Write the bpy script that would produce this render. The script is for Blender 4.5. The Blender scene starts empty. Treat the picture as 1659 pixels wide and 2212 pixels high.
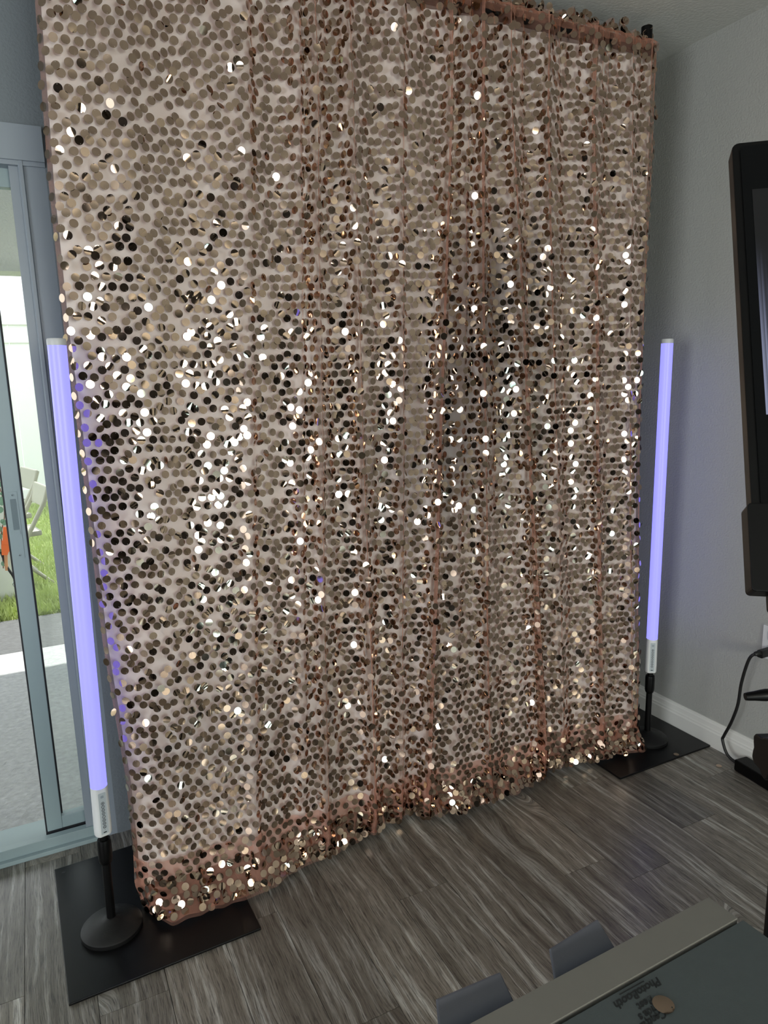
import bpy, bmesh, math, random
import numpy as np
from mathutils import Matrix, Vector, geometry

random.seed(7)
rng = np.random.default_rng(11)
scene = bpy.context.scene
COL = scene.collection

# ------------------------------------------------------------------ camera
CAM_H = 1.5
F_PX = 1520.0
R = np.array([[0.89439182, -0.44649062, -0.02663459],
              [-0.10734445, -0.1564585, -0.98183395],
              [0.43421244, 0.88100333, -0.18786349]])      # rows: right, down, forward
cd = bpy.data.cameras.new('camera')
cd.sensor_fit = 'VERTICAL'
cd.sensor_height = 36.0
cd.lens = F_PX / 2212.0 * 36.0
cd.clip_start = 0.02
cam = bpy.data.objects.new('camera', cd)
COL.objects.link(cam)
M = Matrix.Identity(4)
for i in range(3):
    M[i][0] = R[0][i]
    M[i][1] = -R[1][i]
    M[i][2] = -R[2][i]
M[2][3] = CAM_H
cam.matrix_world = M
scene.camera = cam

# ------------------------------------------------------------------ world, sun, window daylight, exposure
world = bpy.data.worlds.new('world')
scene.world = world
world.use_nodes = True
wn = world.node_tree
wn.nodes['Background'].inputs['Color'].default_value = (0.90, 0.96, 1.0, 1)
wn.nodes['Background'].inputs['Strength'].default_value = 1.15

sd = bpy.data.lights.new('sun', 'SUN')
sd.energy = 3.2
sd.angle = math.radians(0.6)
sd.color = (1.0, 0.96, 0.88)
sun = bpy.data.objects.new('sun', sd)
COL.objects.link(sun)
el = math.radians(62.6)
az = math.radians(12)
dirv = Vector((-math.sin(az) * math.cos(el), -math.cos(az) * math.cos(el), -math.sin(el)))
sun.rotation_euler = dirv.to_track_quat('-Z', 'Y').to_euler()


def window_light(name, loc, sx, sz, radiance, color, axis):
    """area lamp standing for daylight in a window opening; radiance in scene units"""
    ld = bpy.data.lights.new(name, 'AREA')
    ld.shape = 'RECTANGLE'
    ld.size, ld.size_y = sx, sz
    ld.color = color
    ld.energy = radiance * sx * sz * math.pi
    o = bpy.data.objects.new(name, ld)
    COL.objects.link(o)
    o.location = loc
    o.rotation_euler = Vector(axis).to_track_quat('-Z', 'Z').to_euler()
    return o


REAR_Y = -3.2
LEFT_X = -3.0
WIN = (0.06, 1.38, 0.28, 2.15)          # rear window x0 x1 z0 z1
window_light('daylight_window_boost', (0.27, REAR_Y - 0.10, 1.62), 0.40, 1.06, 15.0, (1.0, 0.97, 0.90), (0, 1, 0))  # stronger pane added in the rear window to brighten the room
window_light('daylight_window_cream', (0.94, REAR_Y - 0.10, 1.62), 0.84, 1.06, 9.0, (1.0, 0.95, 0.74), (0, 1, 0))
window_light('daylight_window_lower', (0.72, REAR_Y - 0.10, 0.68), 1.28, 0.80, 2.1, (0.40, 0.88, 1.0), (0, 1, 0))
ADDED_LWIN = (-1.9, 0.6, 0.6, 2.25)          # window added on the left wall to light the room: y0 y1 z0 z1
window_light('added_side_light', (LEFT_X - 0.10, (ADDED_LWIN[0] + ADDED_LWIN[1]) / 2, (ADDED_LWIN[2] + ADDED_LWIN[3]) / 2), 2.5, 1.65, 4.3, (0.95, 0.98, 1.0), (1, 0, 0))

vs = scene.view_settings
vs.view_transform = 'Standard'
vs.look = 'None'
vs.gamma = 1.0
vs.use_curve_mapping = False
vs.exposure = 1.1
cy = scene.cycles
cy.use_light_tree = False
cy.max_bounces, cy.diffuse_bounces, cy.glossy_bounces, cy.transmission_bounces, cy.transparent_max_bounces = 6, 3, 3, 3, 10

# ------------------------------------------------------------------ helpers
def srgb(r, g, b):
    f = lambda c: ((c / 255.0 + 0.055) / 1.055) ** 2.4 if c > 10 else c / 255.0 / 12.92
    return (f(r), f(g), f(b), 1.0)


def N(nt, typ, **kw):
    n = nt.nodes.new(typ)
    for k, v in kw.items():
        setattr(n, k, v)
    return n


def mat(name, col, rough=0.5, metal=0.0, spec=0.5, bump=None, vary=None, emit=None):
    """bump=(scale, strength, detail) noise relief, vary=(scale, amount) colour mottling"""
    m = bpy.data.materials.new(name)
    m.use_nodes = True
    nt = m.node_tree
    p = nt.nodes['Principled BSDF']
    if len(col) == 3:
        col = (*col, 1)
    p.inputs['Base Color'].default_value = col
    p.inputs['Roughness'].default_value = rough
    p.inputs['Metallic'].default_value = metal
    p.inputs['Specular IOR Level'].default_value = spec
    geo = N(nt, 'ShaderNodeNewGeometry')
    if vary:
        nz = N(nt, 'ShaderNodeTexNoise')
        nz.inputs['Scale'].default_value = vary[0]
        nz.inputs['Detail'].default_value = 6
        nt.links.new(geo.outputs['Position'], nz.inputs['Vector'])
        mx = N(nt, 'ShaderNodeMix', data_type='RGBA')
        a = vary[1]
        mx.inputs['A'].default_value = tuple(c * (1 - a) for c in col[:3]) + (1,)
        mx.inputs['B'].default_value = tuple(min(1, c * (1 + a)) for c in col[:3]) + (1,)
        nt.links.new(nz.outputs['Fac'], mx.inputs['Factor'])
        nt.links.new(mx.outputs['Result'], p.inputs['Base Color'])
    if bump:
        nb = N(nt, 'ShaderNodeTexNoise')
        nb.inputs['Scale'].default_value = bump[0]
        nb.inputs['Detail'].default_value = bump[2] if len(bump) > 2 else 4
        nt.links.new(geo.outputs['Position'], nb.inputs['Vector'])
        bp = N(nt, 'ShaderNodeBump')
        bp.inputs['Strength'].default_value = bump[1]
        bp.inputs['Distance'].default_value = 0.01
        nt.links.new(nb.outputs['Fac'], bp.inputs['Height'])
        nt.links.new(bp.outputs['Normal'], p.inputs['Normal'])
    if emit:
        p.inputs['Emission Color'].default_value = (*emit[0], 1)
        p.inputs['Emission Strength'].default_value = emit[1]
    return m


class MB:
    """collects shapes into one mesh"""
    def __init__(self):
        self.v, self.f = [], []

    def add(self, verts, faces):
        o = len(self.v)
        self.v += [tuple(p) for p in verts]
        self.f += [tuple(i + o for i in f) for f in faces]
        return self

    def box(self, x0, x1, y0, y1, z0, z1, mtx=None):
        v = [(x0, y0, z0), (x1, y0, z0), (x1, y1, z0), (x0, y1, z0), (x0, y0, z1), (x1, y0, z1), (x1, y1, z1), (x0, y1, z1)]
        if mtx:
            v = [mtx @ Vector(p) for p in v]
        return self.add(v, [(0, 3, 2, 1), (4, 5, 6, 7), (0, 1, 5, 4), (1, 2, 6, 5), (2, 3, 7, 6), (3, 0, 4, 7)])

    def lathe(self, prof, n=32, c=(0, 0, 0), mtx=None, cap=True):
        """prof: list of (r,z) bottom to top about z axis"""
        v, f = [], []
        for r, z in prof:
            for k in range(n):
                a = 2 * math.pi * k / n
                p = Vector((c[0] + r * math.cos(a), c[1] + r * math.sin(a), c[2] + z))
                v.append(mtx @ p if mtx else p)
        for i in range(len(prof) - 1):
            for k in range(n):
                k2 = (k + 1) % n
                f.append((i * n + k, i * n + k2, (i + 1) * n + k2, (i + 1) * n + k))
        if cap:
            f.append(tuple(reversed(range(n))))
            f.append(tuple(range((len(prof) - 1) * n, len(prof) * n)))
        return self.add(v, f)

    def tube(self, pts, r, n=10, cap=True):
        pts = [Vector(p) for p in pts]
        v, f = [], []
        prev = None
        for i, p in enumerate(pts):
            t = (pts[min(i + 1, len(pts) - 1)] - pts[max(i - 1, 0)]).normalized()
            if prev is None:
                a = Vector((0, 0, 1)) if abs(t.z) < 0.9 else Vector((1, 0, 0))
                u = t.cross(a).normalized()
            else:
                u = (prev - t * prev.dot(t)).normalized()
            prev = u
            w = t.cross(u)
            rr = r[i] if isinstance(r, (list, tuple)) else r
            for k in range(n):
                an = 2 * math.pi * k / n
                v.append(p + u * (rr * math.cos(an)) + w * (rr * math.sin(an)))
        for i in range(len(pts) - 1):
            for k in range(n):
                k2 = (k + 1) % n
                f.append((i * n + k, i * n + k2, (i + 1) * n + k2, (i + 1) * n + k))
        if cap:
            f.append(tuple(reversed(range(n))))
            f.append(tuple(range((len(pts) - 1) * n, len(pts) * n)))
        return self.add(v, f)

    def prism(self, outline, axis, a0, a1):
        """extrude 2-D outline along an axis ('x','y','z')"""
        def P(u, w, a):
            return {'x': (a, u, w), 'y': (u, a, w), 'z': (u, w, a)}[axis]
        n = len(outline)
        v = [P(u, w, a0) for u, w in outline] + [P(u, w, a1) for u, w in outline]
        f = [tuple(reversed(range(n))), tuple(range(n, 2 * n))]
        f += [(i, (i + 1) % n, n + (i + 1) % n, n + i) for i in range(n)]
        return self.add(v, f)

    def build(self, name, m, parent=None, smooth=False, bevel=0.0, world=False):
        me = bpy.data.meshes.new(name)
        me.from_pydata(self.v, [], self.f)
        me.update()
        bm = bmesh.new()
        bm.from_mesh(me)
        bmesh.ops.recalc_face_normals(bm, faces=bm.faces)
        if bevel > 0:
            bmesh.ops.bevel(bm, geom=[e for e in bm.edges if e.calc_face_angle(0) > 0.6], offset=bevel, segments=2, affect='EDGES', profile=0.6)
        bm.to_mesh(me)
        bm.free()
        if smooth:
            for p in me.polygons:
                p.use_smooth = True
            me.set_sharp_from_angle(angle=math.radians(40))
        return mk(name, me, m, parent)


def mk(name, me, m, parent=None):
    o = bpy.data.objects.new(name, me)
    COL.objects.link(o)
    if m and not me.materials:
        me.materials.append(m)
    if parent is not None:
        o.parent = parent
        o.matrix_parent_inverse = parent.matrix_basis.inverted()   # parts are modelled in world coordinates
    return o


def thing(name, label, cat, loc=(0, 0, 0), group=None):
    o = bpy.data.objects.new(name, None)
    o.empty_display_size = 0.05
    COL.objects.link(o)
    o.location = loc
    tag(o, label, cat, group)
    return o


def tag(o, label=None, cat=None, group=None, kind=None):
    if label: o['label'] = label
    if cat: o['category'] = cat
    if group: o['group'] = group
    if kind: o['kind'] = kind
    return o


def rounded(x0, x1, y0, y1, r, n=5):
    pts = []
    for cx, cy, a0 in ((x1 - r, y1 - r, 0), (x0 + r, y1 - r, 90), (x0 + r, y0 + r, 180), (x1 - r, y0 + r, 270)):
        for k in range(n + 1):
            a = math.radians(a0 + 90 * k / n)
            pts.append((cx + r * math.cos(a), cy + r * math.sin(a)))
    return pts


def smoothpath(pts, n=8):
    pts = [Vector(p) for p in pts]
    out = []
    P = [pts[0]] + pts + [pts[-1]]
    for i in range(1, len(P) - 2):
        for k in range(n):
            t = k / n
            p0, p1, p2, p3 = P[i - 1], P[i], P[i + 1], P[i + 2]
            out.append(0.5 * ((2 * p1) + (p2 - p0) * t + (2 * p0 - 5 * p1 + 4 * p2 - p3) * t * t + (3 * p1 - p0 - 3 * p2 + p3) * t ** 3))
    out.append(pts[-1])
    return out


# ------------------------------------------------------------------ materials
M_wall = mat('wall_paint', srgb(168, 169, 165), 0.85, bump=(140, 0.25, 3))
M_ceil = mat('ceiling_paint', srgb(205, 205, 200), 0.9, bump=(90, 0.2, 3))
M_trim = mat('white_trim_paint', srgb(222, 222, 218), 0.45)
M_frame = mat('shaded_white_vinyl', srgb(140, 150, 160), 0.4)  # white frame darkened, its shade put into the base colour
M_alu = mat('aluminium_door_panel', srgb(140, 158, 162), 0.42, metal=0.0)
M_gasket = mat('black_gasket', srgb(26, 28, 34), 0.6)
M_black = mat('black_plastic', srgb(6, 6, 7), 0.4, spec=0.18)
M_blackrough = mat('black_textured_metal', srgb(13, 13, 14), 0.5, spec=0.35, bump=(900, 0.2))
M_plate = mat('black_powder_coated_steel', srgb(8, 8, 10), 0.3, spec=0.3, bump=(700, 0.06), vary=(14, 0.25))
M_cord = mat('black_rubber', srgb(13, 13, 14), 0.5)
M_white = mat('white_plastic', srgb(214, 216, 218), 0.35)
M_panel = mat('pale_grey_control_film', srgb(176, 184, 190), 0.4)
M_print = mat('dark_print', srgb(30, 34, 44), 0.6)
M_lamp = mat('lit_lavender_diffuser', (0.1, 0.1, 0.2), 0.4, emit=((0.195, 0.19, 1.0), 0.85))
M_capp = mat('milky_end_cap', srgb(190, 192, 196), 0.4)
M_slab = mat('dark_subfloor', srgb(26, 24, 22), 0.9)


def plank_material():
    m = bpy.data.materials.new('grey_brown_vinyl_plank')
    m.use_nodes = True
    nt = m.node_tree
    L = nt.links.new
    p = nt.nodes['Principled BSDF']
    geo = N(nt, 'ShaderNodeNewGeometry')
    oi = N(nt, 'ShaderNodeObjectInfo')
    off = N(nt, 'ShaderNodeCombineXYZ')
    mul = N(nt, 'ShaderNodeMath', operation='MULTIPLY'); mul.inputs[1].default_value = 37.0
    L(oi.outputs['Random'], mul.inputs[0])
    L(mul.outputs[0], off.inputs['X']); L(mul.outputs[0], off.inputs['Y'])
    add = N(nt, 'ShaderNodeVectorMath', operation='ADD')
    L(geo.outputs['Position'], add.inputs[0]); L(off.outputs[0], add.inputs[1])
    # knots: sparse cells that bend the grain around them
    kmap = N(nt, 'ShaderNodeVectorMath', operation='MULTIPLY'); kmap.inputs[1].default_value = (4.2, 1.25, 1)
    L(add.outputs[0], kmap.inputs[0])
    vor = N(nt, 'ShaderNodeTexVoronoi'); vor.inputs['Scale'].default_value = 1.0; vor.inputs['Randomness'].default_value = 1.0
    L(kmap.outputs[0], vor.inputs['Vector'])
    kf = N(nt, 'ShaderNodeMapRange'); kf.inputs[1].default_value = 0.0; kf.inputs[2].default_value = 0.30; kf.inputs[3].default_value = 1.0; kf.inputs[4].default_value = 0.0
    kf.interpolation_type = 'SMOOTHERSTEP'
    L(vor.outputs['Distance'], kf.inputs[0])
    # stretched coordinates
    st = N(nt, 'ShaderNodeVectorMath', operation='MULTIPLY'); st.inputs[1].default_value = (42, 1.6, 1)
    L(add.outputs[0], st.inputs[0])
    bend = N(nt, 'ShaderNodeTexNoise'); bend.inputs['Scale'].default_value = 2.6; bend.inputs['Detail'].default_value = 3
    L(add.outputs[0], bend.inputs['Vector'])
    bs = N(nt, 'ShaderNodeMath', operation='MULTIPLY'); bs.inputs[1].default_value = 1.6
    L(bend.outputs['Fac'], bs.inputs[0])
    ks = N(nt, 'ShaderNodeMath', operation='MULTIPLY_ADD'); ks.inputs[1].default_value = 3.0
    L(kf.outputs[0], ks.inputs[0]); L(bs.outputs[0], ks.inputs[2])
    cx = N(nt, 'ShaderNodeCombineXYZ'); L(ks.outputs[0], cx.inputs['X'])
    sv = N(nt, 'ShaderNodeVectorMath', operation='ADD'); L(st.outputs[0], sv.inputs[0]); L(cx.outputs[0], sv.inputs[1])
    g1 = N(nt, 'ShaderNodeTexNoise'); g1.inputs['Scale'].default_value = 1.0; g1.inputs['Detail'].default_value = 7; g1.inputs['Roughness'].default_value = 0.65
    L(sv.outputs[0], g1.inputs['Vector'])
    # fine dark pores
    st2 = N(nt, 'ShaderNodeVectorMath', operation='MULTIPLY'); st2.inputs[1].default_value = (8.0, 9.0, 1)
    L(sv.outputs[0], st2.inputs[0])
    g2 = N(nt, 'ShaderNodeTexNoise'); g2.inputs['Scale'].default_value = 1.0; g2.inputs['Detail'].default_value = 4; g2.inputs['Roughness'].default_value = 0.7
    L(st2.outputs[0], g2.inputs['Vector'])
    r1 = N(nt, 'ShaderNodeValToRGB')
    e = r1.color_ramp.elements
    e[0].position = 0.30; e[0].color = srgb(74, 68, 60)
    e[1].position = 0.74; e[1].color = srgb(196, 196, 192)
    x = r1.color_ramp.elements.new(0.52); x.color = srgb(114, 109, 101)
    L(g1.outputs['Fac'], r1.inputs['Fac'])
    r2 = N(nt, 'ShaderNodeMapRange'); r2.inputs[1].default_value = 0.36; r2.inputs[2].default_value = 0.52; r2.inputs[3].default_value = 0.16; r2.inputs[4].default_value = 1.08
    L(g2.outputs['Fac'], r2.inputs[0])
    mx = N(nt, 'ShaderNodeMix', data_type='RGBA', blend_type='MULTIPLY'); mx.inputs['Factor'].default_value = 0.85
    L(r1.outputs['Color'], mx.inputs['A']); L(r2.outputs[0], mx.inputs['B'])
    # tone of each plank
    tr = N(nt, 'ShaderNodeMapRange'); tr.inputs[3].default_value = 0.66; tr.inputs[4].default_value = 1.3
    L(oi.outputs['Random'], tr.inputs[0])
    mt = N(nt, 'ShaderNodeMix', data_type='RGBA', blend_type='MULTIPLY'); mt.inputs['Factor'].default_value = 1.0
    L(mx.outputs['Result'], mt.inputs['A']); L(tr.outputs[0], mt.inputs['B'])
    # knot heart
    kh = N(nt, 'ShaderNodeMapRange'); kh.inputs[1].default_value = 0.03; kh.inputs[2].default_value = 0.09; kh.inputs[3].default_value = 0.35; kh.inputs[4].default_value = 1.0
    L(vor.outputs['Distance'], kh.inputs[0])
    mk2 = N(nt, 'ShaderNodeMix', data_type='RGBA', blend_type='MULTIPLY'); mk2.inputs['Factor'].default_value = 1.0
    L(mt.outputs['Result'], mk2.inputs['A']); L(kh.outputs[0], mk2.inputs['B'])
    L(mk2.outputs['Result'], p.inputs['Base Color'])
    p.inputs['Coat Weight'].default_value = 0.35
    p.inputs['Coat Roughness'].default_value = 0.27
    p.inputs['Coat IOR'].default_value = 1.6
    rr = N(nt, 'ShaderNodeMapRange'); rr.inputs[3].default_value = 0.44; rr.inputs[4].default_value = 0.28
    L(g2.outputs['Fac'], rr.inputs[0]); L(rr.outputs[0], p.inputs['Roughness'])
    bp = N(nt, 'ShaderNodeBump'); bp.inputs['Strength'].default_value = 0.35; bp.inputs['Distance'].default_value = 0.003
    L(g2.outputs['Fac'], bp.inputs['Height']); L(bp.outputs['Normal'], p.inputs['Normal'])
    return m


M_plank = plank_material()

M_sequin = mat('rose_gold_mirror_foil', (0.48, 0.36, 0.275), 0.05, metal=1.0)


def sheer(name, col, cover, transl):
    m = bpy.data.materials.new(name)
    m.use_nodes = True
    nt = m.node_tree
    nt.nodes.remove(nt.nodes['Principled BSDF'])
    out = nt.nodes['Material Output']
    tr = N(nt, 'ShaderNodeBsdfTransparent')
    df = N(nt, 'ShaderNodeBsdfDiffuse'); df.inputs['Color'].default_value = col
    tl = N(nt, 'ShaderNodeBsdfTranslucent'); tl.inputs['Color'].default_value = col
    m1 = N(nt, 'ShaderNodeMixShader'); m1.inputs[0].default_value = transl
    nt.links.new(df.outputs[0], m1.inputs[1]); nt.links.new(tl.outputs[0], m1.inputs[2])
    if cover >= 1.0:
        nt.nodes.remove(tr)
        nt.links.new(m1.outputs[0], out.inputs['Surface'])
        return m
    m2 = N(nt, 'ShaderNodeMixShader')
    # woven thread density varies a little
    geo = N(nt, 'ShaderNodeNewGeometry')
    nz = N(nt, 'ShaderNodeTexNoise'); nz.inputs['Scale'].default_value = 25; nz.inputs['Detail'].default_value = 0
    nt.links.new(geo.outputs['Position'], nz.inputs['Vector'])
    mr = N(nt, 'ShaderNodeMapRange'); mr.inputs[3].default_value = 1 - (cover - 0.05); mr.inputs[4].default_value = 1 - min(1.0, cover + 0.05)
    nt.links.new(nz.outputs['Fac'], mr.inputs[0])
    # a net seen at a slant lets less through: open share ** (1 / cos)
    lw_ = N(nt, 'ShaderNodeLayerWeight'); lw_.inputs['Blend'].default_value = 0.5
    co = N(nt, 'ShaderNodeMath', operation='SUBTRACT'); co.inputs[0].default_value = 1.0; nt.links.new(lw_.outputs['Facing'], co.inputs[1])
    cm = N(nt, 'ShaderNodeMath', operation='MAXIMUM'); cm.inputs[1].default_value = 0.06; nt.links.new(co.outputs[0], cm.inputs[0])
    iv = N(nt, 'ShaderNodeMath', operation='DIVIDE'); iv.inputs[0].default_value = 1.0; nt.links.new(cm.outputs[0], iv.inputs[1])
    pw = N(nt, 'ShaderNodeMath', operation='POWER'); nt.links.new(mr.outputs[0], pw.inputs[0]); nt.links.new(iv.outputs[0], pw.inputs[1])
    iv2 = N(nt, 'ShaderNodeMath', operation='SUBTRACT'); iv2.inputs[0].default_value = 1.0; nt.links.new(pw.outputs[0], iv2.inputs[1])
    nt.links.new(iv2.outputs[0], m2.inputs[0])
    nt.links.new(tr.outputs[0], m2.inputs[1]); nt.links.new(m1.outputs[0], m2.inputs[2])
    nt.links.new(m2.outputs[0], out.inputs['Surface'])
    return m


M_tulle = sheer('pink_tulle', srgb(224, 170, 150), 0.165, 0.35)
M_hem = sheer('pink_tulle_double', srgb(218, 158, 136), 0.34, 0.35)
M_lining = sheer('white_lining_cloth', srgb(238, 236, 234), 1.0, 0.2)


def glass(name, haze, tint=(0.95, 0.98, 0.97, 1)):
    m = bpy.data.materials.new(name)
    m.use_nodes = True
    nt = m.node_tree
    nt.nodes.remove(nt.nodes['Principled BSDF'])
    out = nt.nodes['Material Output']
    tr = N(nt, 'ShaderNodeBsdfTransparent'); tr.inputs['Color'].default_value = tint
    gl = N(nt, 'ShaderNodeBsdfGlossy'); gl.inputs['Roughness'].default_value = 0.02
    fr = N(nt, 'ShaderNodeFresnel'); fr.inputs['IOR'].default_value = 1.45
    m1 = N(nt, 'ShaderNodeMixShader')
    nt.links.new(fr.outputs[0], m1.inputs[0]); nt.links.new(tr.outputs[0], m1.inputs[1]); nt.links.new(gl.outputs[0], m1.inputs[2])
    df = N(nt, 'ShaderNodeBsdfTranslucent'); df.inputs['Color'].default_value = (0.8, 0.8, 0.8, 1)
    m2 = N(nt, 'ShaderNodeMixShader'); m2.inputs[0].default_value = haze
    nt.links.new(m1.outputs[0], m2.inputs[1]); nt.links.new(df.outputs[0], m2.inputs[2])
    nt.links.new(m2.outputs[0], out.inputs['Surface'])
    return m


M_glass = glass('door_glass', 0.03)

# ================================================================== THE ROOM
XR = 2.328          # right wall
YB = 2.345          # back wall
ZC = 2.676          # ceiling
T = 0.14

fl = MB().box(LEFT_X - T, XR + T, REAR_Y - 2.2, YB + 0.16, -0.12, -0.0065).build('floor', M_slab)
tag(fl, kind='structure')
pm = MB().box(-0.5, 0.5, -0.5, 0.5, -1, 0).build('plank', M_plank, fl)
pmesh = pm.data
bpy.data.objects.remove(pm)
PW, PL = 0.1633, 1.22
joint = {0: 1.465, 1: 1.357, 2: 1.814, 3: 1.456, -3: 1.612, -1: 2.02, -2: 1.18, -4: 1.95, -5: 1.30, -6: 1.74, -7: 1.02, 4: 1.05, 5: 1.62}
col_i = -27
while True:
    x0 = 1.2995 + col_i * PW
    x1 = x0 + PW
    if x0 > XR - 0.01:
        break
    xa, xb = max(x0, LEFT_X), min(x1, XR)
    if xb - xa > 0.01:
        j = joint.get(col_i, 1.0 + ((col_i * 0.437) % 1.0) * PL)
        y = j - PL * 6
        while y < YB:
            ya, yb = max(y, REAR_Y), min(y + PL, YB + 0.01)
            if yb - ya > 0.02:
                o = bpy.data.objects.new('plank', pmesh)
                COL.objects.link(o)
                o.parent = fl
                o.location = ((xa + xb) / 2, (ya + yb) / 2, 0)
                o.scale = (xb - xa - 0.0014, yb - ya - 0.0014, 0.006)
            y += PL
    col_i += 1

ce = MB().box(LEFT_X - T, XR + T, REAR_Y - 2.2, YB + T, ZC, ZC + 0.1).build('ceiling', M_ceil)
tag(ce, kind='structure')
wr = MB().box(XR, XR + T, REAR_Y - T, YB + T, -0.1, ZC).build('wall_right', M_wall)
tag(wr, kind='structure')
# left wall with an opening for the added window
wl = MB()
wl.box(LEFT_X - T, LEFT_X, REAR_Y - T, ADDED_LWIN[0], -0.1, ZC).box(LEFT_X - T, LEFT_X, ADDED_LWIN[1], YB + T, -0.1, ZC)
wl.box(LEFT_X - T, LEFT_X, ADDED_LWIN[0], ADDED_LWIN[1], -0.1, ADDED_LWIN[2]).box(LEFT_X - T, LEFT_X, ADDED_LWIN[0], ADDED_LWIN[1], ADDED_LWIN[3], ZC)
tag(wl.build('wall_left', M_wall), kind='structure')
# rear wall: window, and a dark hall added for sequin reflections
ADDED_HALL = (-2.5, -0.55, 2.2)
wre = MB()
wre.box(LEFT_X, ADDED_HALL[0], REAR_Y - T, REAR_Y, -0.1, ZC).box(ADDED_HALL[0], ADDED_HALL[1], REAR_Y - T, REAR_Y, ADDED_HALL[2], ZC)
wre.box(ADDED_HALL[1], WIN[0], REAR_Y - T, REAR_Y, -0.1, ZC).box(WIN[1], XR, REAR_Y - T, REAR_Y, -0.1, ZC)
wre.box(WIN[0], WIN[1], REAR_Y - T, REAR_Y, -0.1, WIN[2]).box(WIN[0], WIN[1], REAR_Y - T, REAR_Y, WIN[3], ZC)
tag(wre.build('wall_rear', mat('dark_reflected_paint', srgb(58, 58, 60), 0.8)), kind='structure')  # dark paint added on the unseen wall so sequins reflect black
wh = MB()
wh.box(ADDED_HALL[0] - 0.1, ADDED_HALL[0], REAR_Y - 2.2, REAR_Y - T, -0.1, ZC).box(ADDED_HALL[1], ADDED_HALL[1] + 0.1, REAR_Y - 2.2, REAR_Y - T, -0.1, ZC)
wh.box(ADDED_HALL[0], ADDED_HALL[1], REAR_Y - 2.2, REAR_Y - 2.1, -0.1, ZC)
tag(wh.build('wall_added_hall', mat('added_hall_paint', srgb(120, 118, 112), 0.9)), kind='structure')


def window_unit(name, mk_box):
    f = MB()
    mk_box(f)
    return tag(f.build(name, M_trim), kind='structure')


def rear_win(f):
    x0, x1, z0, z1 = WIN
    for a, b in ((x0, x0 + 0.06), (x1 - 0.06, x1), (0.48, 0.515)):
        f.box(a, b, REAR_Y - 0.08, REAR_Y - 0.02, z0, z1)
    for a, b in ((z0, z0 + 0.06), (z1 - 0.06, z1), (1.08, 1.12)):
        f.box(x0, x1, REAR_Y - 0.075, REAR_Y - 0.025, a, b)


def added_left_win(f):
    y0, y1, z0, z1 = ADDED_LWIN
    for a, b in ((y0, y0 + 0.06), (y1 - 0.06, y1), ((y0 + y1) / 2 - 0.03, (y0 + y1) / 2 + 0.03)):
        f.box(LEFT_X - 0.08, LEFT_X - 0.02, a, b, z0, z1)
    for a, b in ((z0, z0 + 0.06), (z1 - 0.06, z1)):
        f.box(LEFT_X - 0.075, LEFT_X - 0.025, y0, y1, a, b)


window_unit('window_1', rear_win)
window_unit('window_added', added_left_win)

# back wall around the sliding door
DX0, DX1, DZ = -1.85, 0.018, 2.11       # clear opening
wb = MB()
wb.box(0.112, XR, YB, YB + T, -0.1, ZC).box(LEFT_X, DX0 - 0.094, YB, YB + T, -0.1, ZC)
wb.box(DX0 - 0.094, 0.112, YB, YB + T, DZ + 0.105, ZC)
tag(wb.build('wall_back', mat('shaded_wall_paint', srgb(116, 124, 130), 0.85, bump=(140, 0.25, 3))), kind='structure')  # room paint darkened, the back wall's shade put into its colour

# baseboard, stepped profile
bb = MB().prism([(XR, 0), (XR - 0.015, 0), (XR - 0.015, 0.062), (XR - 0.0125, 0.068), (XR - 0.0125, 0.074), (XR - 0.010, 0.079),
                 (XR - 0.008, 0.095), (XR - 0.005, 0.1), (XR - 0.004, 0.108), (XR, 0.108)], 'y', REAR_Y, YB)
tag(bb.build('baseboard_right', M_trim), kind='structure')
bb = MB().prism([(YB, 0), (YB - 0.015, 0), (YB - 0.015, 0.062), (YB - 0.0125, 0.068), (YB - 0.0125, 0.074), (YB - 0.010, 0.079),
                 (YB - 0.008, 0.095), (YB - 0.005, 0.1), (YB - 0.004, 0.108), (YB, 0.108)], 'x', 0.30, XR)
tag(bb.build('baseboard_back', M_trim), kind='structure')

# ------------------------------------------------------------------ sliding door
door = thing('door_1', None, None, (0, YB, 0))
tag(door, 'white sliding patio door with its grey panel pushed open beside the backdrop', kind='structure')
fr = MB()
fr.prism([(0.042, YB + T), (0.042, YB - 0.001), (0.046, YB - 0.006), (0.054, YB - 0.006), (0.057, YB + 0.002), (0.112, YB + 0.002), (0.112, YB + T)], 'z', 0, DZ + 0.105)
fr.build('door_casing', M_frame, door)
MB().box(0.018, 0.042, YB + 0.012, YB + 0.05, 0.0, DZ).build('jamb_stop', M_frame, door)
MB().box(DX0 - 0.094, DX0, YB - 0.001, YB + T, 0, DZ + 0.105).build('door_casing', M_frame, door)
hd = MB().box(DX0 - 0.094, 0.112, YB - 0.012, YB + T, DZ + 0.012, DZ + 0.105).box(DX0, 0.112, YB - 0.004, YB + T, DZ, DZ + 0.012)
hd.build('door_header', M_frame, door)
sill = MB().box(DX0, 0.05, YB - 0.012, YB + 0.03, 0.0, 0.014).box(DX0, 0.05, YB + 0.004, YB + 0.03, 0.014, 0.048)
sill.box(DX0, 0.05, YB + 0.03, YB + T + 0.02, 0.0, 0.030)
sill.build('sill_track', M_alu, door, bevel=0.0015)
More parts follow.
